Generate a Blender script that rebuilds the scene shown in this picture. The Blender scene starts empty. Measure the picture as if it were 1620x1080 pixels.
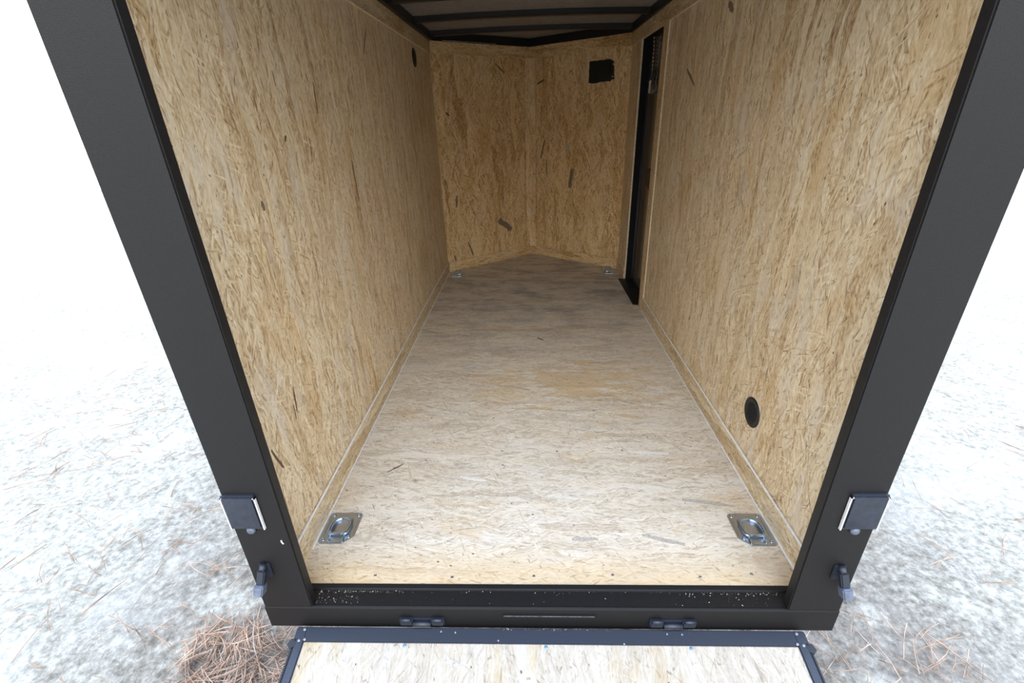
import bpy, bmesh, math, random
from mathutils import Vector, Matrix
random.seed(7)
S = bpy.context.scene
COL = S.collection

# ------------------------------------------------------------------ camera
cam_d = bpy.data.cameras.new('camera')
cam_d.sensor_fit = 'HORIZONTAL'; cam_d.sensor_width = 36.0
cam_d.lens = 16.4233
cam_d.clip_start = 0.02
cam = bpy.data.objects.new('camera', cam_d); COL.objects.link(cam)
R_ = [[0.99914384, -0.03862191, 0.01482993], [0.02838511, 0.90074363, 0.43342265], [-0.03009757, -0.43263062, 0.90106874]]
m = Matrix.Identity(4)
for i in range(3):
    m[i][0] = R_[i][0]; m[i][1] = R_[i][2]; m[i][2] = -R_[i][1]
m[0][3], m[1][3], m[2][3] = -0.0310662, -0.8362462, 1.2130549
cam.matrix_world = m
S.camera = cam

# ------------------------------------------------------------------ sky and exposure
S.view_settings.view_transform = 'Standard'
S.view_settings.look = 'None'
S.view_settings.gamma = 1.0
S.view_settings.use_curve_mapping = False
S.view_settings.exposure = 0.12
W = bpy.data.worlds.new('sky'); S.world = W; W.use_nodes = True
wn = W.node_tree; wn.nodes.clear()
wo = wn.nodes.new('ShaderNodeOutputWorld'); wb = wn.nodes.new('ShaderNodeBackground')
wt = wn.nodes.new('ShaderNodeTexCoord'); wx = wn.nodes.new('ShaderNodeSeparateXYZ')
wn.links.new(wt.outputs['Generated'], wx.inputs[0])
def sky_ramp(stops):
    r = wn.nodes.new('ShaderNodeValToRGB'); wn.links.new(wx.outputs['Z'], r.inputs[0]); e = r.color_ramp.elements
    e[0].position, e[0].color = stops[0][0], (*stops[0][1], 1); e[1].position, e[1].color = stops[-1][0], (*stops[-1][1], 1)
    for p, c in stops[1:-1]: e.new(p).color = (*c, 1)
    return r.outputs[0]
# behind the camera shady woods, a bright band of low sky over them, a deeper blue towards the zenith
woods = sky_ramp([(0.0, (.30, .29, .26)), (.10, (.44, .43, .40)), (.22, (.86, .87, .86)), (.42, (1.0, 1.02, 1.02)), (.72, (.66, .78, .96)), (1.0, (.42, .58, .92))])
openn = sky_ramp([(0.0, (.80, .82, .82)), (.42, (.80, .85, .90)), (.72, (.66, .78, .96)), (1.0, (.42, .58, .92))])
wy = wn.nodes.new('ShaderNodeMapRange'); wn.links.new(wx.outputs['Y'], wy.inputs[0])
wy.inputs[1].default_value = .20; wy.inputs[2].default_value = .55; wy.inputs[3].default_value = 0; wy.inputs[4].default_value = 1
wax = wn.nodes.new('ShaderNodeMath'); wax.operation = 'ABSOLUTE'; wn.links.new(wx.outputs['X'], wax.inputs[0])
wsd = wn.nodes.new('ShaderNodeMapRange'); wn.links.new(wax.outputs[0], wsd.inputs[0])       # sky dimmed towards both sides to darken the upper rear walls
wsd.inputs[1].default_value = .30; wsd.inputs[2].default_value = .75; wsd.inputs[3].default_value = 1; wsd.inputs[4].default_value = .45
wsc = wn.nodes.new('ShaderNodeVectorMath'); wsc.operation = 'SCALE'; wn.links.new(woods, wsc.inputs[0]); wn.links.new(wsd.outputs[0], wsc.inputs['Scale'])
woods = wsc.outputs[0]
wm = wn.nodes.new('ShaderNodeMix'); wm.data_type = 'RGBA'
wn.links.new(wy.outputs[0], wm.inputs[0]); wn.links.new(woods, wm.inputs[6]); wn.links.new(openn, wm.inputs[7])
wn.links.new(wm.outputs[2], wb.inputs[0]); wb.inputs[1].default_value = 4.8
wn.links.new(wb.outputs[0], wo.inputs[0])

# ------------------------------------------------------------------ node helper
class NT:
    def __init__(s, name):
        s.m = bpy.data.materials.new(name); s.m.use_nodes = True
        s.t = s.m.node_tree; s.b = s.t.nodes['Principled BSDF']
    def n(s, kind, **kw):
        x = s.t.nodes.new(kind)
        for k, v in kw.items(): setattr(x, k, v)
        return x
    def put(s, sock, v):
        if isinstance(v, bpy.types.NodeSocket): s.t.links.new(v, sock)
        else: sock.default_value = v
    def math(s, op, a, b=0.0, clamp=False):
        x = s.n('ShaderNodeMath', operation=op, use_clamp=clamp)
        s.put(x.inputs[0], a); s.put(x.inputs[1], b)
        return x.outputs[0]
    def step(s, a, lo, hi):            # smooth 0..1
        x = s.n('ShaderNodeMapRange', interpolation_type='SMOOTHSTEP')
        s.put(x.inputs[0], a); x.inputs[1].default_value = lo; x.inputs[2].default_value = hi
        x.inputs[3].default_value = 0; x.inputs[4].default_value = 1
        return x.outputs[0]
    def mix(s, f, a, b, mode='MIX'):
        x = s.n('ShaderNodeMix', data_type='RGBA', blend_type=mode)
        s.put(x.inputs[0], f); s.put(x.inputs[6], a); s.put(x.inputs[7], b)
        return x.outputs[2]
    def ramp(s, f, stops):
        x = s.n('ShaderNodeValToRGB'); s.put(x.inputs[0], f)
        el = x.color_ramp.elements
        el[0].position = stops[0][0]; el[0].color = (*stops[0][1], 1)
        el[1].position = stops[-1][0]; el[1].color = (*stops[-1][1], 1)
        for p, c in stops[1:-1]:
            k = el.new(p); k.color = (*c, 1)
        return x.outputs[0]
    def mapping(s, vec, rot=0.0, scale=(1, 1, 1), loc=(0, 0, 0)):
        x = s.n('ShaderNodeMapping'); s.put(x.inputs[0], vec)
        # rotate first, then stretch: two mappings
        x.inputs['Rotation'].default_value = (0, 0, rot); x.inputs['Location'].default_value = loc
        y = s.n('ShaderNodeMapping'); s.put(y.inputs[0], x.outputs[0]); y.inputs['Scale'].default_value = scale
        return y.outputs[0]
    def noise(s, vec, scale, detail=3.0, rough=0.5, dim='2D'):
        x = s.n('ShaderNodeTexNoise', noise_dimensions=dim); s.put(x.inputs['Vector'], vec)
        x.inputs['Scale'].default_value = scale; x.inputs['Detail'].default_value = detail; x.inputs['Roughness'].default_value = rough
        return x
    def voro(s, vec, feature='F1'):
        x = s.n('ShaderNodeTexVoronoi', voronoi_dimensions='2D', feature=feature); s.put(x.inputs['Vector'], vec)
        x.inputs['Scale'].default_value = 1.0
        return x

def osb(name, u, v, tint=(1, 1, 1), dirt=0.0, soil_from=None, grey=0.0, seed=0.0, contrast=1.0, ochre=0.5, bleach=0.0, floor=False):
    """oriented strand board, strands along axis u; u, v are 'X'/'Y'/'Z' of object space"""
    N = NT(name)
    tc = N.n('ShaderNodeTexCoord'); sx = N.n('ShaderNodeSeparateXYZ'); N.put(sx.inputs[0], tc.outputs['Object'])
    cx = N.n('ShaderNodeCombineXYZ')
    N.put(cx.inputs[0], N.math('ADD', sx.outputs[u], seed)); N.put(cx.inputs[1], N.math('ADD', sx.outputs[v], seed * 1.7))
    P = cx.outputs[0]
    wob = N.noise(P, 6.0, 2.0)
    ws = N.n('ShaderNodeVectorMath', operation='SUBTRACT'); N.put(ws.inputs[0], wob.outputs['Color']); ws.inputs[1].default_value = (.5, .5, .5)
    wm = N.n('ShaderNodeVectorMath', operation='SCALE'); N.put(wm.inputs[0], ws.outputs[0]); wm.inputs['Scale'].default_value = 0.05
    wa = N.n('ShaderNodeVectorMath', operation='ADD'); N.put(wa.inputs[0], P); N.put(wa.inputs[1], wm.outputs[0])
    Q = wa.outputs[0]
    pal = [(0.0, (.34, .22, .12)), (.16, (.50, .37, .225)), (.38, (.64, .515, .345)), (.6, (.72, .605, .43)), (.82, (.78, .68, .51)), (1.0, (.86, .79, .66))]
    # layers of strands at different headings
    tone = None
    layers = [(0.08, .16, .012, 0.0), (-0.16, .20, .016, .45), (0.30, .12, .008, .66), (-0.55, .09, .006, .82), (1.1, .07, .004, .90), (0.03, .26, .026, .74)]
    edge_sum = None
    for k, (rot, lu, lv, th) in enumerate(layers):
        mp = N.mapping(Q, rot, (1 / lu, 1 / lv, 1), (k * 3.17, k * 1.93, 0))
        vo = N.voro(mp)
        sc = N.n('ShaderNodeSeparateColor'); N.put(sc.inputs[0], vo.outputs['Color'])
        if tone is None: tone = sc.outputs[0]
        else:
            f = N.math('GREATER_THAN', sc.outputs[1], th)
            mx = N.n('ShaderNodeMix', data_type='FLOAT'); N.put(mx.inputs[0], f); N.put(mx.inputs[2], tone); N.put(mx.inputs[3], sc.outputs[0])
            tone = mx.outputs[0]
    # fine fibre along the strand
    fib = N.noise(N.mapping(Q, 0.06, (16, 190, 1)), 1.0, 5.0, .65)
    chip = N.noise(N.mapping(Q, -0.15, (55, 150, 1)), 1.0, 4.0, .7)
    t2 = N.math('ADD', N.math('MULTIPLY', N.math('SUBTRACT', tone, 0.5), 0.62 * contrast), 0.5)
    t2 = N.math('ADD', t2, N.math('MULTIPLY', N.math('SUBTRACT', fib.outputs[0], 0.5), 1.15 * contrast))
    t2 = N.math('ADD', t2, N.math('MULTIPLY', N.math('SUBTRACT', chip.outputs[0], 0.5), 1.25 * contrast), True)
    c = N.ramp(t2, pal)
    # broad drifts of warmer and greyer flakes
    big = N.noise(N.mapping(P, 0.05, (2.2, 5.5, 1), (5, 2, 0)), 1.0, 3.0, .6)
    c = N.mix(N.math('MULTIPLY', N.step(big.outputs[0], .52, .72), ochre), c, (.86, .72, .50, 1), 'MULTIPLY')
    gr = N.noise(N.mapping(P, -0.1, (3.5, 14, 1), (1, 9, 0)), 1.0, 3.0, .6)
    c = N.mix(N.math('MULTIPLY', N.step(gr.outputs[0], .5, .75), .35 + grey), c, (.72, .685, .63, 1))
    if bleach:   # worn pale surface, broken by patches that kept the warm colour
        bn = N.noise(N.mapping(P, 0.03, (2.0, 5.0, 1), (8, 1, 0)), 1.0, 5.0, .65)
        keep = N.step(bn.outputs[0], .56, .68)
        fin = N.ramp(t2, [(.15, (.50, .46, .42)), (.5, (.76, .72, .66)), (.85, (.90, .88, .85))])
        if floor:   # a warm unworn patch, and the raised lip of one sheet at the far joint
            def blob(cx_, cy_, rx, ry):
                ax = N.math('DIVIDE', N.math('SUBTRACT', sx.outputs['X'], cx_), rx); ay = N.math('DIVIDE', N.math('SUBTRACT', sx.outputs['Y'], cy_), ry)
                d = N.math('SQRT', N.math('ADD', N.math('MULTIPLY', ax, ax), N.math('MULTIPLY', ay, ay)))
                return N.step(N.math('ADD', d, N.math('MULTIPLY', N.math('SUBTRACT', N.noise(N.mapping(P, 0.03, (5.0, 22.0, 1), (3, 7, 0)), 1.0, 4.0, .7).outputs[0], .5), 5.0)), 1.1, .5)
            keep = N.math('MULTIPLY', keep, .6)
            keep = N.math('MAXIMUM', keep, blob(.20, 1.22, .36, .20)); keep = N.math('MAXIMUM', keep, blob(-.08, 1.868, .62, .03))
            keep = N.math('MAXIMUM', keep, N.step(sx.outputs['Y'], .25, .08))
            c = N.mix(N.math('MULTIPLY', keep, .45), c, (.66, .47, .26, 1))
        c = N.mix(N.math('MULTIPLY', N.math('SUBTRACT', 1.0, keep), bleach), c, fin)
    # slim dark splinters at two headings
    for k, (rot, lu, lv, th, rad, dk) in enumerate([(0.16, .10, .014, .90, .16, (.50, .42, .35)), (-0.42, .12, .012, .93, .14, (.46, .37, .29)), (0.75, .09, .010, .94, .14, (.52, .42, .33)), (-0.06, .22, .030, .90, .14, (.58, .51, .45)), (0.1, .03, .010, .92, .14, (.34, .27, .2))]):
        vo = N.voro(N.mapping(Q, rot, (1 / lu, 1 / lv, 1), (k * 7.7 + 1, k * 2.9, 0)))
        sc = N.n('ShaderNodeSeparateColor'); N.put(sc.inputs[0], vo.outputs['Color'])
        f = N.math('MULTIPLY', N.math('GREATER_THAN', sc.outputs[2], th), N.math('LESS_THAN', vo.outputs['Distance'], rad))
        c = N.mix(N.math('MULTIPLY', f, .8 * min(1.0, contrast)), c, (*dk, 1), 'MULTIPLY')
    # hair-thin dark gaps between strands
    ve = N.voro(N.mapping(Q, 0.24, (1 / .075, 1 / .009, 1), (2, 4, 0)), 'DISTANCE_TO_EDGE')
    gap = N.math('MULTIPLY', N.math('LESS_THAN', ve.outputs['Distance'], .035), N.step(N.noise(P, 35, 2).outputs[0], .52, .62))
    c = N.mix(N.math('MULTIPLY', gap, .6), c, (.42, .33, .25, 1), 'MULTIPLY')
    # knots and black bark specks
    vs = N.voro(N.mapping(P, .3, (22, 34, 1)))
    sc = N.n('ShaderNodeSeparateColor'); N.put(sc.inputs[0], vs.outputs['Color'])
    f = N.math('MULTIPLY', N.math('GREATER_THAN', sc.outputs[0], .84), N.math('LESS_THAN', vs.outputs['Distance'], N.math('MULTIPLY', N.math('MULTIPLY', sc.outputs[1], sc.outputs[1]), .10)))
    c = N.mix(N.math('MULTIPLY', f, .8), c, (.10, .08, .06, 1))
    if dirt > 0:
        dn = N.noise(N.mapping(P, 0.1, (3.6, 8.0, 1), (3, 3, 0)), 1.0, 8.0, .74)
        fd = N.step(dn.outputs[0], .40, .70)
        if soil_from:
            a, b = soil_from
            fd = N.math('ADD', N.math('MULTIPLY', fd, N.step(sx.outputs['Y'], a, b)), N.math('MULTIPLY', fd, .16))
            sheet = N.step(sx.outputs['Y'], a - .1, b + .3)
            c = N.mix(N.math('MULTIPLY', sheet, .45), c, (.52, .49, .455, 1))
        c = N.mix(N.math('MULTIPLY', fd, dirt), c, (.16, .15, .15, 1))
    c = N.mix(1.0, c, (*tint, 1), 'MULTIPLY')
    N.put(N.b.inputs['Base Color'], c)
    N.put(N.b.inputs['Roughness'], N.math('ADD', N.math('MULTIPLY', chip.outputs[0], .25), .42))
    N.b.inputs['Specular IOR Level'].default_value = .35
    bp = N.n('ShaderNodeBump'); bp.inputs['Strength'].default_value = .25; bp.inputs['Distance'].default_value = .003
    N.put(bp.inputs['Height'], t2); N.put(N.b.inputs['Normal'], bp.outputs[0])
    return N.m

def plain(name, col, rough=.5, metal=0.0, spec=.5, grain=0.0, gscale=400.0, var=.25):
    N = NT(name)
    tc = N.n('ShaderNodeTexCoord')
    nz = N.noise(tc.outputs['Object'], gscale, 3.0, .6, '3D')
    lo = tuple(x * (1 - var) for x in col); hi = tuple(min(1, x * (1 + var)) for x in col)
    N.put(N.b.inputs['Base Color'], N.ramp(nz.outputs[0], [(.3, lo), (.7, hi)]))
    N.b.inputs['Roughness'].default_value = rough; N.b.inputs['Metallic'].default_value = metal
    N.b.inputs['Specular IOR Level'].default_value = spec
    if grain:
        bp = N.n('ShaderNodeBump'); bp.inputs['Strength'].default_value = grain; bp.inputs['Distance'].default_value = .0008
        N.put(bp.inputs['Height'], nz.outputs[0]); N.put(N.b.inputs['Normal'], bp.outputs[0])
    return N.m

M = {}
M['osb_wall'] = osb('osb_wall', 'Z', 'Y', seed=0.0, tint=(1.05, 1.005, .94), grey=.12)
M['osb_wall_r'] = osb('osb_wall_right', 'Z', 'Y', seed=4.3, tint=(1.05, 1.005, .94), grey=.12)
M['osb_front'] = osb('osb_front', 'Z', 'X', tint=(1.08, .91, .67), seed=2.1, contrast=1.15)
M['osb_floor'] = osb('osb_floor', 'X', 'Y', dirt=.55, soil_from=(1.1, 2.5), seed=9.0, tint=(1.08, 1.07, 1.06), ochre=.5, bleach=.46, contrast=.66, floor=True)
M['osb_ramp'] = osb('osb_ramp', 'Y', 'X', seed=12.0, tint=(.72, .71, .70), bleach=.5, ochre=.3, contrast=.5)
M['osb_trim'] = osb('osb_trim', 'Y', 'Z', tint=(.94, .90, .82), seed=5.0)
M['osb_trimx'] = osb('osb_trim_front', 'X', 'Z', tint=(1.06, .91, .69), seed=6.0)
M['osb_trimz'] = osb('osb_trim_upright', 'Z', 'Y', tint=(.97, .90, .78), seed=7.0)
M['osb_batten'] = osb('osb_batten', 'Z', 'X', tint=(1.10, .94, .72), seed=17.0)
M['edge'] = plain('sawn_edge', (.70, .58, .43), .7, spec=.2, gscale=120)
M['bead'] = plain('pale_bead', (.86, .86, .87), .55, gscale=60, var=.12)
M['flake_grey'] = plain('grey_flake', (.215, .16, .12), .6, spec=.3, gscale=150, var=.4)
M['flake_brown'] = plain('brown_flake', (.14, .085, .05), .6, spec=.3, gscale=150, var=.4)
M['flake_soft'] = plain('soft_grey_flake', (.50, .45, .39), .6, spec=.3, gscale=180, var=.3)
M['flake_pale'] = plain('pale_flake', (.80, .77, .72), .5, spec=.3, gscale=180, var=.15)
M['black_tex'] = plain('black_textured_paint', (.010, .0092, .0095), .5, spec=.35, grain=.8, gscale=700, var=.5)
M['black'] = plain('black_paint', (.010, .010, .012), .42, spec=.5, grain=.25, gscale=500)
M['black_matt'] = plain('black_matt_paint', (.008, .008, .009), .7, spec=.15)
M['black_sky_sheen'] = plain('black_sky_sheen_paint', (.020, .024, .036), .36, spec=.6, grain=.15, gscale=300)  # blue sheen of the sky is mixed into the base colour
M['black_plastic'] = plain('black_plastic', (.007, .007, .0085), .5, grain=.3, gscale=500)
M['seal'] = plain('rubber_seal', (.02, .022, .028), .5, gscale=300)
M['skin'] = plain('roof_skin', (.27, .255, .245), .75, spec=.2, gscale=35, var=.15)
M['zinc'] = plain('zinc_plate', (.50, .53, .56), .30, metal=.92, grain=.25, gscale=500, var=.15)
M['zinc_bright'] = plain('zinc_rod', (.52, .66, .86), .2, metal=1.0, grain=.1, gscale=200, var=.08)
M['screw'] = plain('blue_zinc_screw', (.25, .42, .68), .3, metal=.7, gscale=400)
M['door'] = plain('door_skin', (.15, .118, .08), .17, spec=.9, gscale=20, var=.1)
M['door'].node_tree.nodes['Principled BSDF'].inputs['IOR'].default_value = 1.55
M['white'] = plain('white_card', (.80, .80, .77), .6, gscale=90, var=.06)
M['red'] = plain('red_plastic', (.25, .02, .02), .4, gscale=90)
M['rim'] = plain('pale_rim', (.75, .72, .70), .45, gscale=90, var=.1)
M['lens'] = plain('dark_lens', (.02, .025, .04), .15, spec=.7, gscale=60)
M['dust'] = plain('sawdust', (.70, .64, .52), .8, gscale=60)
M['ledge_dust'] = plain('ledge_dust', (.22, .20, .19), .8, gscale=90, var=.6)
M['lightgrey'] = plain('latch_face', (.13, .15, .20), .35, gscale=60, var=.3)
M['steel'] = plain('grey_steel', (.35, .36, .40), .35, metal=.8, gscale=300)
N = NT('clear_plastic'); N.b.inputs['Base Color'].default_value = (.8, .8, .78, 1); N.b.inputs['Transmission Weight'].default_value = .85
N.b.inputs['Roughness'].default_value = .25; N.b.inputs['IOR'].default_value = 1.2; M['clear'] = N.m
# ground: pale sandy soil
N = NT('sandy_soil'); tc = N.n('ShaderNodeTexCoord')
a = N.noise(tc.outputs['Object'], 3.0, 5, .6, '3D'); b = N.noise(tc.outputs['Object'], 38.0, 5, .7, '3D'); g = N.noise(tc.outputs['Object'], 160.0, 3, .6, '3D')
c = N.ramp(b.outputs[0], [(.32, (.20, .18, .14)), (.5, (.40, .38, .32)), (.68, (.60, .58, .52))])
c = N.mix(N.math('MULTIPLY', N.step(a.outputs[0], .45, .65), .45), c, (.62, .60, .55, 1))
c = N.mix(N.math('MULTIPLY', N.step(g.outputs[0], .55, .7), .5), c, (.28, .26, .22, 1))
sx = N.n('ShaderNodeSeparateXYZ'); N.put(sx.inputs[0], tc.outputs['Object'])
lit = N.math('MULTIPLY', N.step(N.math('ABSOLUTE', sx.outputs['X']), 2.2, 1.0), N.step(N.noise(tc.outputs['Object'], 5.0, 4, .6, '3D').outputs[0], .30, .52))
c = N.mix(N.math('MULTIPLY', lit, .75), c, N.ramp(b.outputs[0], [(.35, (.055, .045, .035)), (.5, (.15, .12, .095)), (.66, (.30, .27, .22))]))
N.put(N.b.inputs['Base Color'], c); N.b.inputs['Roughness'].default_value = .9
bp = N.n('ShaderNodeBump'); bp.inputs['Distance'].default_value = .02; bp.inputs['Strength'].default_value = .6
N.put(bp.inputs['Height'], b.outputs[0]); N.put(N.b.inputs['Normal'], bp.outputs[0]); M['soil'] = N.m
M['needle'] = plain('dry_needle', (.42, .28, .20), .6, spec=.3, gscale=9, var=.55)

# ------------------------------------------------------------------ mesh helper
class MB:
    def __init__(s): s.bm = bmesh.new()
    def box(s, lo, hi, mi=0, mat=None):
        r = bmesh.ops.create_cube(s.bm, size=1.0)
        c = [(a + b) / 2 for a, b in zip(lo, hi)]; d = [b - a for a, b in zip(lo, hi)]
        for vtx in r['verts']:
            vtx.co = Vector([vtx.co[i] * d[i] + c[i] for i in range(3)])
            if mat: vtx.co = mat @ vtx.co
        for f in {f for vtx in r['verts'] for f in vtx.link_faces}: f.material_index = mi
        return r['verts']
    def bevel(s, w, seg=2):
        bmesh.ops.bevel(s.bm, geom=[e for e in s.bm.edges], offset=w, segments=seg, affect='EDGES', clamp_overlap=True)
        return s
    def prism(s, poly, z0, z1, mi=0, mat=None):
        """poly: list of (x, y) extruded from z0 to z1, then moved by mat"""
        A = [s.bm.verts.new((p[0], p[1], z0)) for p in poly]; B = [s.bm.verts.new((p[0], p[1], z1)) for p in poly]
        fs = [s.bm.faces.new(list(reversed(A))), s.bm.faces.new(B)]
        n = len(poly)
        for i in range(n): fs.append(s.bm.faces.new((A[i], A[(i + 1) % n], B[(i + 1) % n], B[i])))
        for f in fs: f.material_index = mi
        if mat:
            for vtx in A + B: vtx.co = mat @ vtx.co
        return fs
    def tube(s, pts, r, n=8, mi=0, closed=False):
        pts = [Vector(p) for p in pts]; rings = []
        L = len(pts); up = None
        for i, p in enumerate(pts):
            if closed: t = pts[(i + 1) % L] - pts[i - 1]
            else: t = pts[min(i + 1, L - 1)] - pts[max(i - 1, 0)]
            t.normalize()
            if up is None: up = t.orthogonal().normalized()
            up = (up - t * up.dot(t))
            up = up.normalized() if up.length > 1e-6 else t.orthogonal().normalized()
            w = t.cross(up); rr = r[i] if isinstance(r, (list, tuple)) else r
            rings.append([s.bm.verts.new(p + (up * math.cos(2 * math.pi * k / n) + w * math.sin(2 * math.pi * k / n)) * rr) for k in range(n)])
        for i in range(L if closed else L - 1):
            a, b = rings[i], rings[(i + 1) % L]
            for k in range(n):
                f = s.bm.faces.new((a[k], a[(k + 1) % n], b[(k + 1) % n], b[k])); f.material_index = mi; f.smooth = True
        if not closed:
            s.bm.faces.new(list(reversed(rings[0]))).material_index = mi; s.bm.faces.new(rings[-1]).material_index = mi
    def lathe(s, prof, n=32, mat=None, mi=0, cap=True):
        rings = []
        for (r, z) in prof:
            rings.append([s.bm.verts.new((r * math.cos(2 * math.pi * k / n), r * math.sin(2 * math.pi * k / n), z)) for k in range(n)])
        for a, b in zip(rings[:-1], rings[1:]):
            for k in range(n):
                f = s.bm.faces.new((a[k], a[(k + 1) % n], b[(k + 1) % n], b[k])); f.material_index = mi; f.smooth = True
        if cap:
            s.bm.faces.new(list(reversed(rings[0]))).material_index = mi; s.bm.faces.new(rings[-1]).material_index = mi
        if mat:
            for g in rings:
                for vtx in g: vtx.co = mat @ vtx.co
    def build(s, name, mats, parent=None, loc=None):
        bmesh.ops.recalc_face_normals(s.bm, faces=s.bm.faces)
        me = bpy.data.meshes.new(name); s.bm.to_mesh(me); s.bm.free()
        for x in (mats if isinstance(mats, (list, tuple)) else [mats]): me.materials.append(x)
        o = bpy.data.objects.new(name, me); COL.objects.link(o)
        if parent: o.parent = parent
        if loc: o.location = loc
        return o

def tag(o, label=None, cat=None, group=None, kind=None):
    if label: o['label'] = label
    if cat: o['category'] = cat
    if group: o['group'] = group
    if kind: o['kind'] = kind
    return o
def struct(o, label, cat): return tag(o, label, cat, kind='structure')
def empty(name, loc, label, cat, group=None, rot=(0, 0, 0)):
    o = bpy.data.objects.new(name, None); o.empty_display_size = .05; COL.objects.link(o)
    o.location = loc; o.rotation_euler = rot
    return tag(o, label, cat, group)
def rrect(w, h, r, n=5, cx=0, cy=0):
    p = []
    for (sx, sy, a0) in ((1, 1, 0), (-1, 1, 90), (-1, -1, 180), (1, -1, 270)):
        for k in range(n + 1):
            a = math.radians(a0 + 90 * k / n)
            p.append((cx + sx * (w / 2 - r) + r * math.cos(a), cy + sy * (h / 2 - r) + r * math.sin(a)))
    return p

H2 = .735; LEN = 3.125; VN = .570; HT = 1.728; TH = .045; GZ = -.46
YF = .072                                   # rear edge of the floor boards
Y0 = .03                                    # rear edge of the wall lining
DY0, DY1, DZ = 2.24, 2.823, 1.649           # side door opening
APEX = Vector((0, LEN + VN, 0))
ang = math.atan2(VN, H2)                    # slant of the nose walls

# irregular flakes pressed into the board faces
FLAKES = [('L', (-.735, 1.146, 1.078), (-.735, 1.154, .917), .015, 'g'), ('L', (-.735, .906, 1.337), (-.735, .898, 1.243), .008, 'b'), ('L', (-.735, .859, 1.359), (-.735, .865, 1.334), .004, 'b'),
 ('L', (-.735, 1.6, 1.582), (-.735, 1.513, 1.48), .009, 'g'), ('L', (-.735, .637, 1.35), (-.735, .638, 1.31), .004, 'b'), ('L', (-.735, .332, .513), (-.735, .322, .435), .007, 'b'),
 ('L', (-.735, .156, .421), (-.735, .185, .335), .009, 'b'), ('L', (-.735, .311, .465), (-.735, .307, .418), .005, 'b'), ('L', (-.735, .416, 1.033), (-.735, .422, 1.008), .014, 'g'), ('L', (-.735, .634, 1.185), (-.735, .622, 1.169), .01, 'b'),
 ('FL', (-.299, 3.463, .374), (-.19, 3.548, .267), .048, 'g'), ('FR', (.353, 3.422, .798), (.333, 3.437, .641), .033, 'g'), ('FR', (.124, 3.599, 1.027), (.088, 3.627, .871), .017, 'g'), ('FR', (.135, 3.591, .862), (.143, 3.584, .719), .01, 'b'),
 ('FL', (-.625, 3.211, .635), (-.637, 3.201, .539), .02, 'g'), ('FL', (-.682, 3.166, .135), (-.671, 3.175, .087), .02, 'g'), ('FL', (-.563, 3.258, .227), (-.53, 3.285, .099), .02, 'g'), ('FL', (-.278, 3.48, 1.604), (-.212, 3.531, 1.54), .011, 'b'),
 ('FL', (-.659, 3.184, 1.26), (-.635, 3.203, 1.237), .016, 'b'), ('FR', (.062, 3.648, 1.457), (.119, 3.603, 1.485), .016, 'b'), ('FR', (.335, 3.436, 1.02), (.30, 3.463, .90), .017, 's'),
 ('R', (.735, 1.752, 1.394), (.735, 1.618, 1.321), .016, 'g'), ('R', (.735, 1.323, 1.577), (.735, 1.265, 1.541), .026, 'g'), ('R', (.735, 1.714, .938), (.735, 1.637, .91), .013, 's'), ('R', (.735, 1.142, .973), (.735, 1.142, .925), .011, 's'), ('R', (.735, .93, 1.02), (.735, .93, .90), .02, 's'),
 ('F', (.093, .233, 0), (.175, .233, 0), .018, 's'), ('F', (.317, .25, 0), (.441, .212, 0), .018, 's'), ('F', (.488, .403, 0), (.656, .37, 0), .019, 's'), ('F', (.354, .666, 0), (.508, .645, 0), .015, 'p'), ('F', (-.587, .547, 0), (-.535, .593, 0), .008, 'g'),
 ('F', (.013, 1.737, 0), (.05, 1.7, 0), .012, 'g'), ('F', (-.157, 1.178, 0), (-.036, 1.133, 0), .014, 's'), ('F', (-.30, .52, 0), (-.20, .50, 0), .012, 'p')]
NRM = {'L': Vector((1, 0, 0)), 'R': Vector((-1, 0, 0)), 'F': Vector((0, 0, 1)), 'FL': Vector((VN, -H2, 0)).normalized(), 'FR': Vector((-VN, -H2, 0)).normalized()}
FM = {'g': 1, 'b': 2, 's': 3, 'p': 4}
FLAKE_MATS = [M['flake_grey'], M['flake_brown'], M['flake_soft'], M['flake_pale']]
def flakes(mb, key):
    rnd = random.Random(len(key) * 31 + ord(key[-1]))
    for (k, a, b, w, c) in FLAKES:
        if k != key: continue
        a, b = Vector(a), Vector(b); n = NRM[key]; d = b - a; d -= n * d.dot(n); L = d.length; d.normalize(); t = n.cross(d)
        if key in ('FL', 'FR', 'L', 'R'):   # snap on to the face
            pl = {'L': Vector((-H2, 0, 0)), 'R': Vector((H2, 0, 0)), 'FL': APEX, 'FR': APEX}[key]
            a = a - n * (a - pl).dot(n)
        ns = 6; up = []; dn = []
        for i in range(ns + 1):
            f = i / ns; ww = w * .5 * (.35 + .65 * math.sin(math.pi * (.12 + .76 * f))) * rnd.uniform(.75, 1.15)
            if w > .03: ww = w * .5 * rnd.uniform(.88, 1.05)
            off = rnd.uniform(-.1, .1) * w
            up.append(a + d * L * f + t * (ww + off)); dn.append(a + d * L * f + t * (-ww + off))
        top = [mb.bm.verts.new(p + n * .0005) for p in up + dn[::-1]]; bot = [mb.bm.verts.new(p - n * .0005) for p in up + dn[::-1]]
        f = mb.bm.faces.new(top); f.material_index = FM[c]
        for i in range(len(top)):
            j = (i + 1) % len(top)
            mb.bm.faces.new((top[i], top[j], bot[j], bot[i])).material_index = FM[c]

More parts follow.
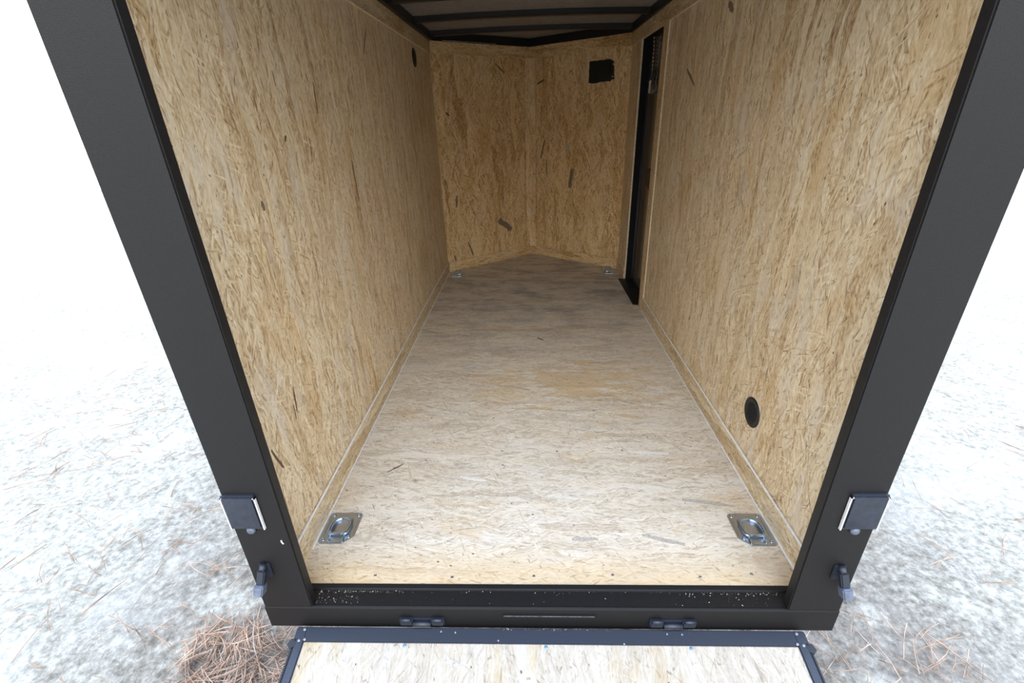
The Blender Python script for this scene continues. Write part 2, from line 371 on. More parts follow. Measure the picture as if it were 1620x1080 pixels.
# ------------------------------------------------------------------ setting: ground
mb = MB(); NG = 60; ext = 14.0; vs = []
for i in range(NG + 1):
    row = []
    for j in range(NG + 1):
        fx = (i / NG * 2 - 1); fy = (j / NG * 2 - 1)
        x = ext * fx * abs(fx) ** .6; y = ext * fy * abs(fy) ** .6
        z = GZ + .008 * math.sin(x * 5.1 + y * 2.3) + .006 * math.sin(x * 2.2 - y * 7.3)
        row.append(mb.bm.verts.new((x, y, z)))
    vs.append(row)
for i in range(NG):
    for j in range(NG): mb.bm.faces.new((vs[i][j], vs[i + 1][j], vs[i + 1][j + 1], vs[i][j + 1])).smooth = True
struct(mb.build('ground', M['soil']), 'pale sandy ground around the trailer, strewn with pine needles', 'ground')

# floor: three sheets of board butted together, pointed at the nose
mb = MB()
for (a, b) in ((YF, .643), (.6455, 1.879), (1.8815, LEN - .01)): mb.box((-H2, a, -.02), (H2, b, 0))
mb.prism([(-H2, LEN - .01), (H2, LEN - .01), (H2, LEN), (0, LEN + VN), (-H2, LEN)], -.02, 0)
mb.box((-H2, YF, -.04), (H2, LEN, -.021))
flakes(mb, 'F')
rnd = random.Random(3)
fl = struct(mb.build('floor', [M['osb_floor']] + FLAKE_MATS), 'scuffed strand board floor in three sheets, greyer towards the front', 'floor')
# floor screws
def screw(parent, name, loc, r=.004, mat='steel', rot=None):
    mb = MB(); mb.lathe([(r * .2, -.001), (r, -.0005), (r, .0006), (r * .6, .0014), (r * .25, .0009)], 10)
    o = mb.build(name, M[mat], parent, loc)
    if rot: o.rotation_euler = rot
    return o
for (x, y) in [(-.50, .10), (-.27, .095), (-.03, .10), (.20, .105), (.45, .1), (.60, .11), (-.45, .615), (-.15, .67), (.07, .665), (.33, .67), (-.3, 1.85), (.1, 1.91), (.4, 1.85), (.25, .95), (-.2, .9)]:
    screw(fl, 'floor_screw', (x, y, 0), .0045, 'steel')

# walls: strand board lining with a black outer skin
mb = MB(); mb.box((-H2 - .012, Y0, -.02), (-H2, LEN, HT)); mb.box((-H2 - TH, .031, -.08), (-H2 - .013, LEN, HT + .03), 5)
flakes(mb, 'L')
struct(mb.build('wall_left', [M['osb_wall']] + FLAKE_MATS + [M['black_tex']]), 'left wall lined with pale strand board', 'wall')
mb = MB()
mb.box((H2, Y0, -.02), (H2 + .012, DY0, HT)); mb.box((H2, DY0, DZ), (H2 + .012, DY1, HT)); mb.box((H2, DY1, 0), (H2 + .012, LEN, HT))
mb.box((H2, DY1 - .0012, .0), (H2 + .012, DY1, DZ), 6)
mb.box((H2 + .013, .031, -.08), (H2 + TH, DY0 - .03, HT + .03), 5); mb.box((H2 + .013, DY0 - .03, DZ + .03), (H2 + TH, DY1 + .03, HT + .03), 5); mb.box((H2 + .013, DY1 + .03, -.08), (H2 + TH, LEN, HT + .03), 5)
flakes(mb, 'R')
struct(mb.build('wall_right', [M['osb_wall_r']] + FLAKE_MATS + [M['black_tex'], M['edge']]), 'right wall lined with strand board, door opening near the front', 'wall')
for key, sg in (('FL', -1), ('FR', 1)):
    mb = MB(); n = NRM[key]
    for (o0, o1, mi) in ((0, .012, 0), (.014, .045, 5)):
        a = Vector((sg * H2, LEN, 0)); b = APEX
        p = [a - n * o0, b + Vector((0, o0 * 1.2, 0)), b + Vector((0, o1 * 1.2, 0)), a - n * o1]
        mb.prism([(x.x, x.y) for x in p], -.02 if mi == 0 else -.08, HT + (.0 if mi == 0 else .06), mi)
    flakes(mb, key)
    struct(mb.build('wall_front_left' if sg < 0 else 'wall_front_right', [M['osb_front']] + FLAKE_MATS + [M['black_tex']]),
           'left half of the pointed front wall, strand board' if sg < 0 else 'right half of the pointed front wall, strand board', 'wall')

# ceiling: grey underside of the roof skin, slightly arched
def arch(x, z=HT + .050, rise=.012): return z + rise * (1 - (x / H2) ** 2)
mb = MB(); nx = 16; ys = [0, .6, 1.2, 1.8, 2.4, 3.0, LEN, LEN + VN + .06]
g = [[(mb.bm.verts.new(((-1 + 2 * i / nx) * (H2 + .04), y, arch((-1 + 2 * i / nx) * H2))), mb.bm.verts.new(((-1 + 2 * i / nx) * (H2 + .04), y, arch((-1 + 2 * i / nx) * H2) + .012))) for i in range(nx + 1)] for y in ys]
for j in range(len(ys) - 1):
    for i in range(nx):
        for k in (0, 1): mb.bm.faces.new((g[j][i][k], g[j][i + 1][k], g[j + 1][i + 1][k], g[j + 1][i][k])).smooth = True
struct(mb.build('ceiling', M['skin']), 'dark grey bare underside of the roof above the black bows', 'ceiling')

# ------------------------------------------------------------------ baseboards and trims
def strip(name, a, b, z0, z1, n, mat, beads=(), thick=.007, edge_top=False, lip=False, short=0.0):
    """upright board strip from a to b (plan points), standing on the face with normal n"""
    a, b, n = Vector(a), Vector(b), Vector(n).normalized(); d = (b - a); L = d.length; d.normalize()
    mb = MB()
    fr = Matrix(((d.x, n.x, 0, a.x), (d.y, n.y, 0, a.y), (0, 0, 1, 0), (0, 0, 0, 1)))
    mb.box((0, 0, z0), (L, thick, z1), 0, fr)
    if edge_top: mb.box((0, 0.0005, z1), (L, thick, z1 + .0012), 1, fr)
    for z in beads: mb.box((0, thick - (.003 if z > .02 else .001), z - .0021), (L - (short if z < .02 else 0), thick + (.0016 if z > .02 else .0036), z + .0021), 2, fr)
    if lip: mb.box((0, 0, z0 - .0015), (L, thick + .0012, z0 + .0018), 1, fr)
    o = mb.build(name, [mat, M['edge'], M['bead']])
    return o
HB = .094; ZT = HT - .079
struct(strip('baseboard_left', (-H2, LEN, 0), (-H2, .055, 0), .001, HB, (1, 0, 0), M['osb_trim'], (HB, .004), short=.135), 'strand board baseboard along the left wall with pale beads', 'baseboard')
struct(strip('baseboard_right', (H2, Y0 + .05, 0), (H2, DY0 - .105, 0), .001, HB, (-1, 0, 0), M['osb_trim'], (HB, .004)), 'strand board baseboard along the right wall behind the door', 'baseboard')
struct(strip('baseboard_right_front', (H2, DY1, 0), (H2, LEN, 0), .001, HB, (-1, 0, 0), M['osb_trim'], (), edge_top=True), 'short baseboard between the side door and the front wall', 'baseboard')
for nm, sg in (('baseboard_front_left', -1), ('baseboard_front_right', 1)):
    struct(strip(nm, (sg * (H2 - .006), LEN, 0), (0, LEN + VN - .005, 0), .001, HB - .01, NRM['FL' if sg < 0 else 'FR'], M['osb_trimx'], (), edge_top=True),
           'strand board baseboard under the %s front wall' % ('left' if sg < 0 else 'right'), 'baseboard')
struct(strip('trim_1', (-H2, LEN, 0), (-H2, .07, 0), ZT, HT, (1, 0, 0), M['osb_trim'], (), lip=True), 'strand board strip along the top of the left wall', 'trim')
struct(strip('trim_2', (H2, .07, 0), (H2, DY0 - .105, 0), ZT, HT, (-1, 0, 0), M['osb_trim'], (), lip=True), 'strand board strip along the top of the right wall', 'trim')
struct(strip('trim_3', (H2, DY0 - .105, 0), (H2, LEN, 0), DZ + .001, HT, (-1, 0, 0), M['osb_trim'], ()), 'strand board strip above the side door', 'trim')
for k, sg in ((4, -1), (5, 1)):
    struct(strip('trim_%d' % k, (sg * (H2 - .006), LEN, 0), (0, LEN + VN - .005, 0), ZT, HT, NRM['FL' if sg < 0 else 'FR'], M['osb_trimx'], ()),
           'strip along the top of the %s front wall' % ('left' if sg < 0 else 'right'), 'trim')
# upright batten in the nose, and beside the door
yb = LEN + VN - .044 * VN / H2
mb = MB(); mb.prism([(-.040, yb), (-.044, yb - .004), (-.044, yb - .014), (.044, yb - .014), (.044, yb - .004), (.040, yb), (0, LEN + VN - .012)], HB - .01, ZT)
struct(mb.build('trim_6', M['osb_batten']), 'upright strand board batten where the two front walls meet', 'trim')
mb = MB(); mb.box((H2 - .007, DY0 - .103, .001), (H2, DY0, DZ)); mb.box((H2 - .007, DY0 - .106, HB), (H2, DY0 - .103, DZ), 1)
struct(mb.build('trim_7', [M['osb_trimz'], M['edge']]), 'upright batten with a pale sawn edge beside the side door', 'trim')

# ------------------------------------------------------------------ side door
mb = MB(); mb.box((.806, DY0 - .03, -.05), (.835, DY1 + .03, DZ + .02))
dr = struct(mb.build('door_1', M['door']), 'dark glossy side door that mirrors the floor ring', 'door')
mb = MB(); x0, x1 = H2 + .0125, .806
mb.box((x0, DY1 + .001, 0), (x1, DY1 + .03, DZ + .03)); mb.box((x0, DY0 - .03, 0), (x1, DY0 - .001, DZ + .03)); mb.box((x0, DY0 - .03, DZ + .001), (x1, DY1 + .03, DZ + .03))
mb.build('door_jamb', M['black_matt'], dr)
mb = MB(); mb.tube([(.797, DY1 - .004, .01), (.798, DY1 - .006, .09), (.798, DY1 - .006, DZ)], .009, 8)
mb.build('door_seal', M['seal'], dr)
mb = MB(); mb.box((.788, 2.44, .748), (.806, 2.60, .866)); mb.bevel(.003)
la = mb.build('door_latch', M['black_plastic'], dr)
mb = MB(); mb.box((.785, 2.50, .738), (.806, 2.575, .752)); mb.build('latch_button', M['red'], la)['label'] = 'dark red latch button'
mb = MB(); mb.prism([(.693, DY0 + .016), (.733, DY0 + .004), (.806, DY0 + .001), (.806, DY1 + .0), (.735, DY1), (.693, DY1 + .012)], .0005, .006)
for k in range(6): mb.box((.70 + k * .016, DY0 + .02, .006), (.704 + k * .016, DY1 - .01, .0078))
tag(mb.build('threshold_plate', M['black_plastic']), 'black ribbed threshold plate on the floor in the side doorway', 'threshold')

# things hanging by the side door
XD = .795
t = empty('coil_spring', (XD, 2.575, 1.60), 'slim grey coil spring hanging at the top of the side doorway', 'spring')
mb = MB(); n = 150
mb.tube([(math.cos(i * 1.05) * .0065, -.002 + math.sin(i * 1.05) * .0065, -.112 * i / n) for i in range(n + 1)], .0016, 5); mb.build('coil', M['steel'], t)
mb = MB(); mb.tube([(0, .018 * math.cos(a) - .005, .012 + .018 * math.sin(a)) for a in [math.radians(x) for x in range(-90, 160, 20)]], .002, 6); mb.build('hook', M['steel'], t)
mb = MB(); mb.tube([(0, 0, -.112), (0, .008, -.122), (0, 0, -.135), (0, -.008, -.122), (0, 0, -.113)], .0018, 6); mb.build('end_loop', M['steel'], t)
t = empty('bead_chain', (XD, 2.735, 1.645), 'thin bead chain hanging beside the coil spring in the side doorway', 'chain')
for k in range(9):
    mb = MB(); bmesh.ops.create_icosphere(mb.bm, subdivisions=1, radius=.0042); mb.build('bead', M['rim'], t, (0, -.004 * k * .6, -.022 * k))
mb = MB(); mb.tube([(0, 0, .0), (0, -.01, -.1), (0, -.02, -.2)], .0012, 5); mb.build('cord', M['steel'], t)
t = empty('cable_loop', (XD, 2.60, 1.47), 'dark tangled cable loop hanging over the white tag in the doorway', 'cable')
mb = MB(); pts = []
for i in range(60):
    a = i * .42; pts.append((math.cos(a * 1.7) * .006, .05 + .03 * math.sin(a) + .012 * math.sin(a * 2.7), -.05 + .05 * math.cos(a * .83) - .0005 * i))
mb.tube(pts, .0032, 6); mb.build('coil', M['black_sky_sheen'], t)
mb = MB(); mb.tube([(0, -.01, 0), (.002, -.018, -.04), (-.002, -.012, -.08), (.002, -.022, -.12), (0, .0, -.135), (0, .012, -.137)], .0022, 6); mb.build('lead', M['steel'], t)
t = empty('key_tag', (XD, 2.745, 1.405), 'white card tag with a clear bag hanging in the side doorway', 'tag')
mb = MB(); mb.box((-.001, -.028, -.075), (.001, .028, 0)); mb.build('card', M['white'], t)
mb = MB(); mb.box((-.004, -.12, -.082), (.003, -.035, -.012)); mb.bevel(.0025); mb.build('bag', M['clear'], t)['label'] = 'clear plastic bag'
mb = MB(); mb.tube([(0, 0, 0), (.001, -.01, .02), (0, -.03, .045)], .001, 5); mb.build('string', M['steel'], t)
t = empty('wall_hook', (H2 - .008, 2.43, 1.70), 'small bright wire hook screwed in above the side door', 'hook')
mb = MB(); mb.tube([(.008, .0, .012), (-.008, 0, .012), (-.014, 0, .004), (-.012, -.005, -.012), (-.004, -.012, -.018)], .0022, 6); mb.build('wire', M['zinc_bright'], t)
mb = MB(); mb.lathe([(.001, .0), (.006, 0), (.006, .002), (.001, .002)], 10, Matrix.Translation((.001, 0, .012)) @ Matrix.Rotation(math.radians(-90), 4, 'Y')); mb.build('collar', M['zinc'], t)

# ------------------------------------------------------------------ square black box opening high on the right front wall
nr = NRM['FR']; dx = Vector((H2, -VN, 0)).normalized()
t = empty('vent_cover', (.545, LEN + VN - .545 * VN / H2, 1.505), 'square black cover with ragged edges high on the right front wall', 'vent cover')
fr = Matrix(((dx.x, 0, nr.x, 0), (dx.y, 0, nr.y, 0), (0, 1, 0, 0), (0, 0, 0, 1)))
rnd = random.Random(5); pts = []
w, h = .205, .146
for (a, b, n_) in (((-.108, .071), (.09, .077), 9), ((.092, .062), (.105, .058), 2), ((.108, -.056), (.085, -.062), 3), ((.08, -.07), (-.108, -.075), 10), ((-.108, -.07), (-.108, .06), 5)):
    for i in range(n_):
        f = i / n_; pts.append((a[0] + (b[0] - a[0]) * f + rnd.uniform(-.0025, .0025), a[1] + (b[1] - a[1]) * f + rnd.uniform(-.003, .003)))
mb = MB(); mb.prism(pts, 0, .008, 0, fr); mb.build('cover', M['black_plastic'], t)
mb = MB(); mb.prism(rrect(.15, .10, .012), .008, .014, 0, fr); mb.build('raised_panel', M['black_plastic'], t)
for (x, y) in ((.099, .040), (.097, -.040)):
    mb = MB(); mb.lathe([(.001, .008), (.0045, .008), (.0045, .0105), (.002, .012)], 10, fr @ Matrix.Translation((x, y, 0))); mb.build('screw', M['rim'], t)['label'] = 'bright screw head'

# ------------------------------------------------------------------ round vents
def vent(loc, side, label):
    t = empty('round_vent', loc, label, 'vent')
    rm = Matrix.Rotation(math.radians(90 if side < 0 else -90), 4, 'Y')
    mb = MB(); mb.lathe([(.0535, 0), (.0535, .0025), (.050, .0045), (.044, .0035), (.036, .0012), (.033, .0006)], 40, rm, cap=False); mb.build('flange', M['black_plastic'], t)
    mb = MB()
    mb.lathe([(.0005, .0003), (.034, .0003), (.034, .0009), (.0005, .0009)], 32, rm, cap=False)
    for k in range(-9, 10):
        c = k * .0036; hl = math.sqrt(max(0, .0335 ** 2 - c * c))
        for an in (35, -35):
            mb.box((-hl, c - .0007, .0008), (hl, c + .0007, .0020), 0, rm @ Matrix.Rotation(math.radians(an), 4, 'Z'))
    mb.build('mesh_grille', M['black_plastic'], t)
    return t
vent((H2, .540, .266), 1, 'round black mesh vent low on the right wall')
vent((-H2, 2.573, 1.569), -1, 'round black vent high on the left wall near the front')

# ------------------------------------------------------------------ roof bows and rails
def bow(y, wid, label, drop=.030, name='roof_bow', xh=H2):
    mb = MB(); n = 20; rows = []
    for i in range(n + 1):
        x = -xh + 2 * xh * i / n; z = arch(x) - .0005
        zb = z - drop
        rows.append([mb.bm.verts.new(p) for p in ((x, y - wid / 2, z), (x, y + wid / 2, z), (x, y + wid / 2, zb + .006), (x, y + wid / 2 - .008, zb), (x, y - wid / 2 + .008, zb), (x, y - wid / 2, zb + .006))])
    for a, b in zip(rows[:-1], rows[1:]):
        for k in range(6): mb.bm.faces.new((a[k], a[(k + 1) % 6], b[(k + 1) % 6], b[k]))
    mb.bm.faces.new(rows[0]); mb.bm.faces.new(rows[-1][::-1])
    return tag(mb.build(name, M['black']), label, 'roof bow', 'black roof bows across the ceiling')
bow(3.10, .056, 'black roof bow over the line where the front walls start')
bow(2.57, .060, 'second black roof bow from the front wall')
bow(2.02, .060, 'third black roof bow from the front, at the top edge of the photo')
bow(1.47, .060, 'black roof bow over the middle of the trailer, above the photo')
for y in (.92, .37): bow(y, .06, 'black roof bow over the rear part of the trailer, above the photo')
for sg, nm in ((-1, 'left'), (1, 'right')):
    mb = MB(); mb.box((sg * H2 - .022, .07, HT + .0005), (sg * H2 + .03, LEN + .02, HT + .049))
    tag(mb.build('roof_rail', M['black']), 'black roof rail along the top of the %s wall' % nm, 'roof rail')
    mb = MB(); n = NRM['FL' if sg < 0 else 'FR']; a = Vector((sg * H2, LEN, 0)); b = APEX
    for (z0, z1, o0, o1) in ((HT + .0005, HT + .035, -.02, .012), (HT + .035, HT + .058, -.02, .012)):
        p = [a + n * o0, b + Vector((0, -o0 * 1.25, 0)), b + Vector((0, -o1 * 1.25, 0)), a + n * o1]
        mb.prism([(x.x, x.y) for x in p], z0, z1)
    r = tag(mb.build('nose_rail', M['black']), 'black steel rail along the top of the %s front wall' % nm, 'roof rail')
    if sg < 0:
        mb = MB(); p0 = a + n * .022 + Vector((.08, .07, 0)); p1 = a + n * .022 + (b - a) * .62
        mb.tube([p0 + Vector((0, 0, HT + .006)), p1 + Vector((0, 0, HT + .006))], .0025, 6); mb.build('highlight_rod', M['steel'], r)['label'] = 'thin rod standing in for a highlight along the rail'  # added rod imitates the bright highlight along the nose rail

# ------------------------------------------------------------------ tie-down rings
def tie_ring(loc, flip, label, src=None, lift=0):
    g = 'tie-down rings screwed to the floor'
    if src:
        t = src.copy(); COL.objects.link(t); t.location = loc; t['label'] = label; t.scale = (flip, 1, 1)
        for ch in src.children:
            c = ch.copy(); COL.objects.link(c); c.parent = t
            if lift and ch.name.startswith('ring') and 'strap' not in ch.name:     # this ring stands half up, turned about its bar
                p = Vector((0, -.0335, .0115)); c.rotation_euler.x = math.radians(lift); c.location = p - Matrix.Rotation(math.radians(lift), 3, 'X') @ p
        return t
    t = empty('tie_down_ring', loc, label, 'tie-down ring', g); t.scale = (flip, 1, 1)
    W_, H_ = .112, .130
    out = [p for p in rrect(W_, H_, .014, 4)]
    out = [p for p in out if not (p[0] > .030 and p[1] < -.040)]
    # clipped inner rear corner
    i = min(range(len(out)), key=lambda k: (out[k][0] - .0) ** 2 * 0 + (out[k][1] + H_ / 2) ** 2 + (out[k][0] - .02) ** 2)
    cut = [(.026, -H_ / 2), (.048, -.046), (.056, -.036)]
    out = out + cut
    out.sort(key=lambda p: math.atan2(p[1], p[0]))
    mb = MB(); bm = mb.bm
    A = [bm.verts.new((p[0], p[1], .0004)) for p in out]; B = [bm.verts.new((p[0] * .985, p[1] * .985, .0030)) for p in out]
    Cc = [bm.verts.new((p[0] * .90, p[1] * .90, .0034)) for p in out]; n = len(out)
    rim = []
    for r_, z_ in ((.043, .0036), (.040, .0062), (.037, .0056), (.0345, .0018), (.018, .0012)):
        rim.append([bm.verts.new((r_ * math.cos(math.atan2(p[1], p[0])), .006 + r_ * math.sin(math.atan2(p[1], p[0])), z_)) for p in out])
    for a, b in zip([A, B, Cc] + rim[:-1], [B, Cc] + rim):
        for k in range(n):
            f = bm.faces.new((a[k], a[(k + 1) % n], b[(k + 1) % n], b[k])); f.smooth = a in rim
    bm.faces.new(rim[-1]); bm.faces.new(A[::-1])
    for sx in (-1, 1): mb.box((sx * .047 - .0012, -.030, .003), (sx * .047 + .0012, .038, .0046))
    mb.box((-.024, .0515, .003), (.024, .0545, .0050))
    mb.build('plate', M['zinc'], t)
    rr = .032; pts = [(rr * math.cos(a), .004 + rr * math.sin(a), .0085 - .0015 * math.sin(a)) for a in [math.radians(x) for x in range(0, 181, 12)]]
    pts += [(-rr * .99, -.012, .0095), (-rr * .95, -.024, .0105), (-rr * .86, -.031, .0110), (-rr * .74, -.0335, .0115), (rr * .74, -.0335, .0115), (rr * .86, -.031, .0110), (rr * .95, -.024, .0105), (rr * .99, -.012, .0095)]
    mb = MB(); mb.tube(pts, .0048, 10, closed=True); mb.build('ring', M['zinc_bright'], t)
    mb = MB()
    for sx in (-1, 1): mb.box((sx * .0225 - .0035, -.060, .003), (sx * .0225 + .0035, -.040, .0085)); mb.box((sx * .0225 - .0035, -.041, .005), (sx * .0225 + .0035, -.027, .0168))
    mb.box((-.024, -.062, .0028), (.024, -.056, .0052)); mb.bevel(.0009, 1)
    mb.build('ring_strap', M['zinc_bright'], t)
    for (x, y) in ((-.042, .052), (.042, .052), (-.042, -.050), (.037, -.038)):
        mb = MB(); mb.lathe([(.0072, .0031), (.0062, .0050), (.0030, .0058), (.0026, .0040)], 14, Matrix.Translation((x, y, 0))); mb.build('plate_screw', M['zinc_bright'], t)
    return t
tr = tie_ring((-.667, .2775, 0), 1, 'zinc tie-down ring by the left wall at the rear sill')
tie_ring((.667, .272, 0), -1, 'zinc tie-down ring by the right wall at the rear sill', tr)
tie_ring((-.640, 3.045, 0), 1, 'zinc tie-down ring with raised ring in the front left corner of the floor', tr, 20)
tie_ring((.640, 3.045, 0), -1, 'zinc tie-down ring with raised ring in the front right corner beside the side door', tr, 24)

# ------------------------------------------------------------------ rear frame
t = empty('rear_frame', (0, 0, 0), 'black steel frame around the rear opening with sill and posts', 'frame')
mb = MB()
# sill section: rounded front lip, flat top, raised strip at the boards
sec = [(0, -.083), (0, -.005), (.0015, -.0015), (.005, -.0004), (.009, -.0012), (.054, -.0030), (.0555, .0010), (.058, .0022), (YF, .0022), (YF, -.02), (.06, -.04), (.06, -.083)]
A = [mb.bm.verts.new((-.785, y, z)) for y, z in sec]; B = [mb.bm.verts.new((.785, y, z)) for y, z in sec]
mb.bm.faces.new(A); mb.bm.faces.new(B[::-1])
for k in range(len(sec)): mb.bm.faces.new((A[k], A[(k + 1) % len(sec)], B[(k + 1) % len(sec)], B[k]))
sill = mb.build('sill', M['black_tex'], t)
mb = MB(); mb.box((-.118, -.007, -.030), (.137, 0, -.0245)); mb.box((-.115, -.0064, -.0245), (.134, -.0052, -.0238), 1); mb.build('ledge', [M['black_tex'], M['ledge_dust']], sill)['label'] = 'narrow dusty ledge'
for sg in (-1, 1):
    mb = MB(); lo, hi = sorted((sg * .785, sg * .648))
    mb.box((lo, .0003, -.0008), (hi, .029, HT + .03)); mb.bevel(.003, 2)
    mb.build('post', M['black_tex'], t)
mb = MB(); mb.box((-.785, 0, HT - .13), (.785, .069, HT + .13)); mb.bevel(.004, 2); mb.build('header', M['black_tex'], t)  # header is out of view, made deep to shade the upper rear walls

# tail light and latch on the posts
def tail_light(sg, label):
    t = empty('tail_light', (sg * .742, -.0002, .36), label, 'tail light', 'tail lights on the rear posts')
    rm = Matrix.Rotation(math.radians(90), 4, 'X')
    mb = MB(); mb.prism(rrect(.082, .108, .004), 0, .006, 0, rm); mb.build('housing', M['black_sky_sheen'], t)
    mb = MB(); mb.prism(rrect(.074, .098, .003), .006, .010, 0, rm); mb.build('lens', M['lens'], t)
    mb = MB()
    for (x0, x1, z0, z1) in ((.0405, .0435, -.056, .046), (-.0435, -.0405, -.056, .046), (-.0435, .0435, .0435, .046)): mb.box((x0, -.0075, z0), (x1, -.001, z1))
    mb.build('rim', M['rim'], t)['label'] = 'thin white rim'
    mb = MB(); mb.lathe([(.001, 0), (.011, 0), (.011, .005), (.007, .009), (.001, .0095)], 16, Matrix.Translation((-.004 * sg, 0, -.062)) @ rm); mb.build('bolt', M['lightgrey'], t)
    return t
tail_light(-1, 'dark tail light with a thin white rim on the left rear post')
tail_light(1, 'dark tail light with a thin white rim on the right rear post')
mb = MB(); mb.tube([(-.672, -.001, .260), (-.671, -.002, .256), (-.669, -.002, .250), (-.668, -.001, .248)], .0018, 6); tag(mb.build('tape_scrap', M['rim']), 'tiny white scrap stuck on the left rear post', 'scrap')
def latch(sg, label):
    t = empty('ramp_latch', (sg * .738, 0, .160), label, 'latch', 'ramp latches on the rear posts')
    mb = MB(); mb.box((-.015, -.005, -.032), (.015, 0, .018)); mb.bevel(.002); mb.build('base_plate', M['black_sky_sheen'], t)
    mb = MB(); mb.tube([(0, -.003, .012), (0, -.012, .013), (0, -.020, .010)], [.009, .0085, .006], 12); mb.build('pivot', M['black_sky_sheen'], t)
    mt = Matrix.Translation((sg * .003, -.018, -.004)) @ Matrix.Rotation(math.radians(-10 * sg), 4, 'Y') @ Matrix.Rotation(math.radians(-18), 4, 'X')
    mb = MB(); mb.box((-.010, -.009, -.030), (.010, .009, .014), 0, mt); mb.bevel(.003); arm = mb.build('arm', M['black_sky_sheen'], t)
    mb = MB(); mb.box((-.012, -.016, -.056), (.012, .011, -.026), 0, mt); mb.bevel(.003); mb.build('grip', M['lightgrey'], arm)['label'] = 'worn grey grip'
latch(-1, 'black ramp latch with a worn grey grip low on the left rear post')
latch(1, 'black ramp latch with a worn grey grip low on the right rear post')

# ------------------------------------------------------------------ ramp door, lowered to the ground
RA = math.radians(12); RZ = -.066
rp = empty('ramp_door', (0, -.012, RZ), 'lowered ramp door of pale strand board in a dark frame', 'ramp door', rot=(RA, 0, 0))
RL = 1.80
mb = MB(); mb.box((-.669, -RL + .03, -.02), (.669, -.038, -.003)); 
o_ = [(-.272, -.079), (-.262, -.072), (-.25, -.074), (-.238, -.083), (-.228, -.081), (-.205, -.089), (-.23, -.091), (-.258, -.090)]
mb.prism(o_, -.0035, -.0025, 1); mb.prism([(x * .4 + .42, y * .5 - .075) for x, y in o_], -.0035, -.0025, 1)
mb.build('panel', [M['osb_ramp'], M['flake_soft']], rp)
mb = MB(); mb.box((-.700, -.040, -.035), (.700, 0, .0)); mb.bevel(.003); mb.build('top_rail', M['black_sky_sheen'], rp)
mb = MB(); mb.box((-.690, -RL, -.035), (.690, -RL + .032, .0)); mb.bevel(.003); mb.build('bottom_rail', M['black_sky_sheen'], rp)
for sg in (-1, 1):
    lo, hi = sorted((sg * .6915, sg * .668))
    mb = MB(); mb.box((lo, -RL, -.035), (hi, -.001, .0012)); mb.bevel(.0025); rail = mb.build('side_rail', M['black_sky_sheen'], rp)
    lo, hi = sorted((sg * .7015, sg * .6935))
    mb = MB(); mb.box((lo, -RL, -.035), (hi, -.046, -.002)); mb.bevel(.0025); mb.build('edge_seal', M['seal'], rail)
    pts = [(sg * .706, -.032), (sg * .690, -.030), (sg * .690, -.050), (sg * .702, -.056), (sg * .712, -.046)]
    mb = MB(); mb.prism(pts if sg < 0 else pts[::-1], -.012, .0); mb.build('corner_flap', M['seal'], rp)
    for (x, y) in ((.676, -.008), (.682, -.036), (.667, -.033)):
        screw(rp, 'corner_rivet', (sg * x, y, .0012), .0042, 'steel')
for x in (-.386, .0, .386): screw(rp, 'panel_screw', (x, -.0455, -.003), .0050, 'screw')['label'] = 'blue zinc screw head'
for (x, y) in ((-.29, -.010), (-.25, -.012), (.33, -.011), (.37, -.012), (-.13, -.031), (.21, -.036)): screw(rp, 'rail_rivet', (x, y, .0), .0028, 'steel')

# hinges between sill and ramp
def hinge(x):
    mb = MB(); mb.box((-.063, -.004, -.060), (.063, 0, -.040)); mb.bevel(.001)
    hg = mb.build('hinge', M['black_sky_sheen'], t, (x, 0, 0))
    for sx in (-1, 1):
        mb = MB(); mb.box((sx * .044 - .019, -.012, -.062), (sx * .044 + .019, 0, -.036)); mb.bevel(.0035); mb.build('hinge_leaf', M['black_sky_sheen'], hg)
        mb = MB(); mb.tube([(sx * .044 - .013, -.010, -.038), (sx * .044 + .013, -.010, -.038)], .0052, 10); mb.build('hinge_pin', M['black_sky_sheen'], hg)
    mb = MB(); mb.tube([(-.025, -.010, -.054), (.025, -.010, -.054)], .0075, 12); mb.build('knuckle', M['black_sky_sheen'], hg)
t = bpy.data.objects['rear_frame']
hinge(-.344); hinge(.348)

# ------------------------------------------------------------------ sawdust and pine needles
def crumbs(name, spots, label):
    mb = MB(); rnd = random.Random(11)
    for (x0, x1, y0, y1, z, n, bias) in spots:
        for _ in range(n):
            f = rnd.random() ** bias; x = x0 + (x1 - x0) * f; y = y0 + (y1 - y0) * rnd.random()
            r = rnd.choice((.0004, .0005, .0006, .0008, .0013)); a = rnd.uniform(0, 3)
            p = Vector((x, y, z)); d = Vector((math.cos(a), math.sin(a), 0)) * r * rnd.uniform(1, 1.8); e_ = Vector((-math.sin(a), math.cos(a), 0)) * r * .7
            v_ = [mb.bm.verts.new(q) for q in (p - d, p + e_, p + d, p - e_)]; top = mb.bm.verts.new(p + Vector((0, 0, r * .9)))
            for k in range(4): mb.bm.faces.new((v_[k], v_[(k + 1) % 4], top))
    return tag(mb.build(name, M['dust']), label, 'sawdust', kind='stuff')
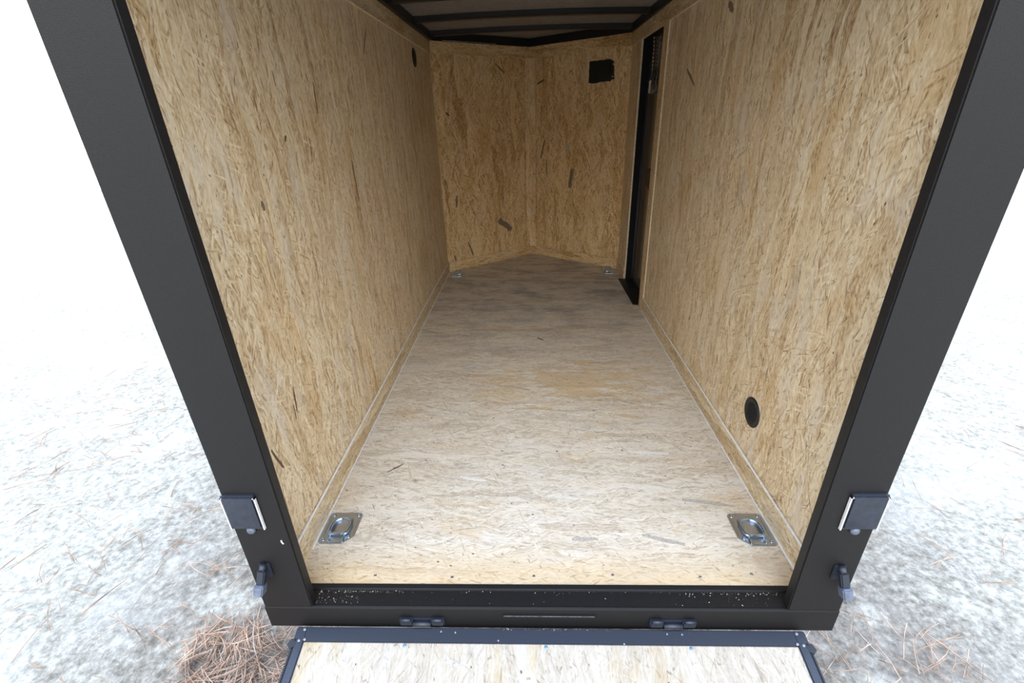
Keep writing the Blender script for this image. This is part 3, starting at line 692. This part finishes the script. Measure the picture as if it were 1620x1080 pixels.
crumbs('sawdust', [(-.645, -.42, .046, .0525, -.0019, 70, 1.4), (-.645, -.52, .012, .050, -.0012, 60, 1.6), (-.6, .64, .046, .0525, -.0019, 60, 1), (.40, .645, .046, .0525, -.0019, 36, .7), (.3, .645, .012, .05, -.0012, 30, .6), (-.5, .4, .012, .05, -.0012, 14, 1)],
       'pale sawdust crumbs scattered on the black rear sill')
crumbs('sawdust', [(-.118, .20, -.018, -.013, RZ + .001, 60, 1)], 'fine sawdust along the hinge edge of the ramp frame')
mb = MB(); rnd = random.Random(21)
def needle(x, y, z, a, L, lift, mi=0):
    bend = rnd.uniform(-.35, .35); pts = []
    for k in range(4):
        f = k / 3 - .5; pts.append((x + math.cos(a + bend * f) * L * f, y + math.sin(a + bend * f) * L * f, z + lift * (k / 3) + .004 * math.sin(math.pi * k / 3)))
    mb.tube(pts, rnd.uniform(.0009, .0015), 3, mi)
def gz(x, y): return GZ + .008 * math.sin(x * 5.1 + y * 2.3) + .006 * math.sin(x * 2.2 - y * 7.3)
for (x0, x1, y0, y1, n) in ((-1.25, -.66, -.8, .25, 2300), (.66, 1.4, -1.0, .25, 600), (-3.2, -.8, -1.2, 2.4, 900), (.8, 3.2, -1.2, 2.4, 450)):
    for _ in range(n):
        x, y = rnd.uniform(x0, x1), rnd.uniform(y0, y1)
        if math.sin(x * 3.3 + 1) * math.sin(y * 4.1) < rnd.uniform(-1.0, .3) and rnd.random() < .6: continue
        a = rnd.uniform(0, math.pi); L = rnd.uniform(.07, .17); z = gz(x, y) + rnd.uniform(.004, .022)
        needle(x, y, z, a, L, rnd.uniform(-.008, .012), rnd.choice((0, 0, 1)))
        if rnd.random() < .6: needle(x + .003, y, z + .001, a + rnd.uniform(.03, .16), L * .97, .004, 0)
M['needle_pale'] = plain('pale_needle', (.60, .46, .36), .6, spec=.3, gscale=9, var=.4)
tag(mb.build('pine_needles', [M['needle'], M['needle_pale']]), 'dry brown pine needles lying on the sandy ground', 'pine needles', kind='stuff')
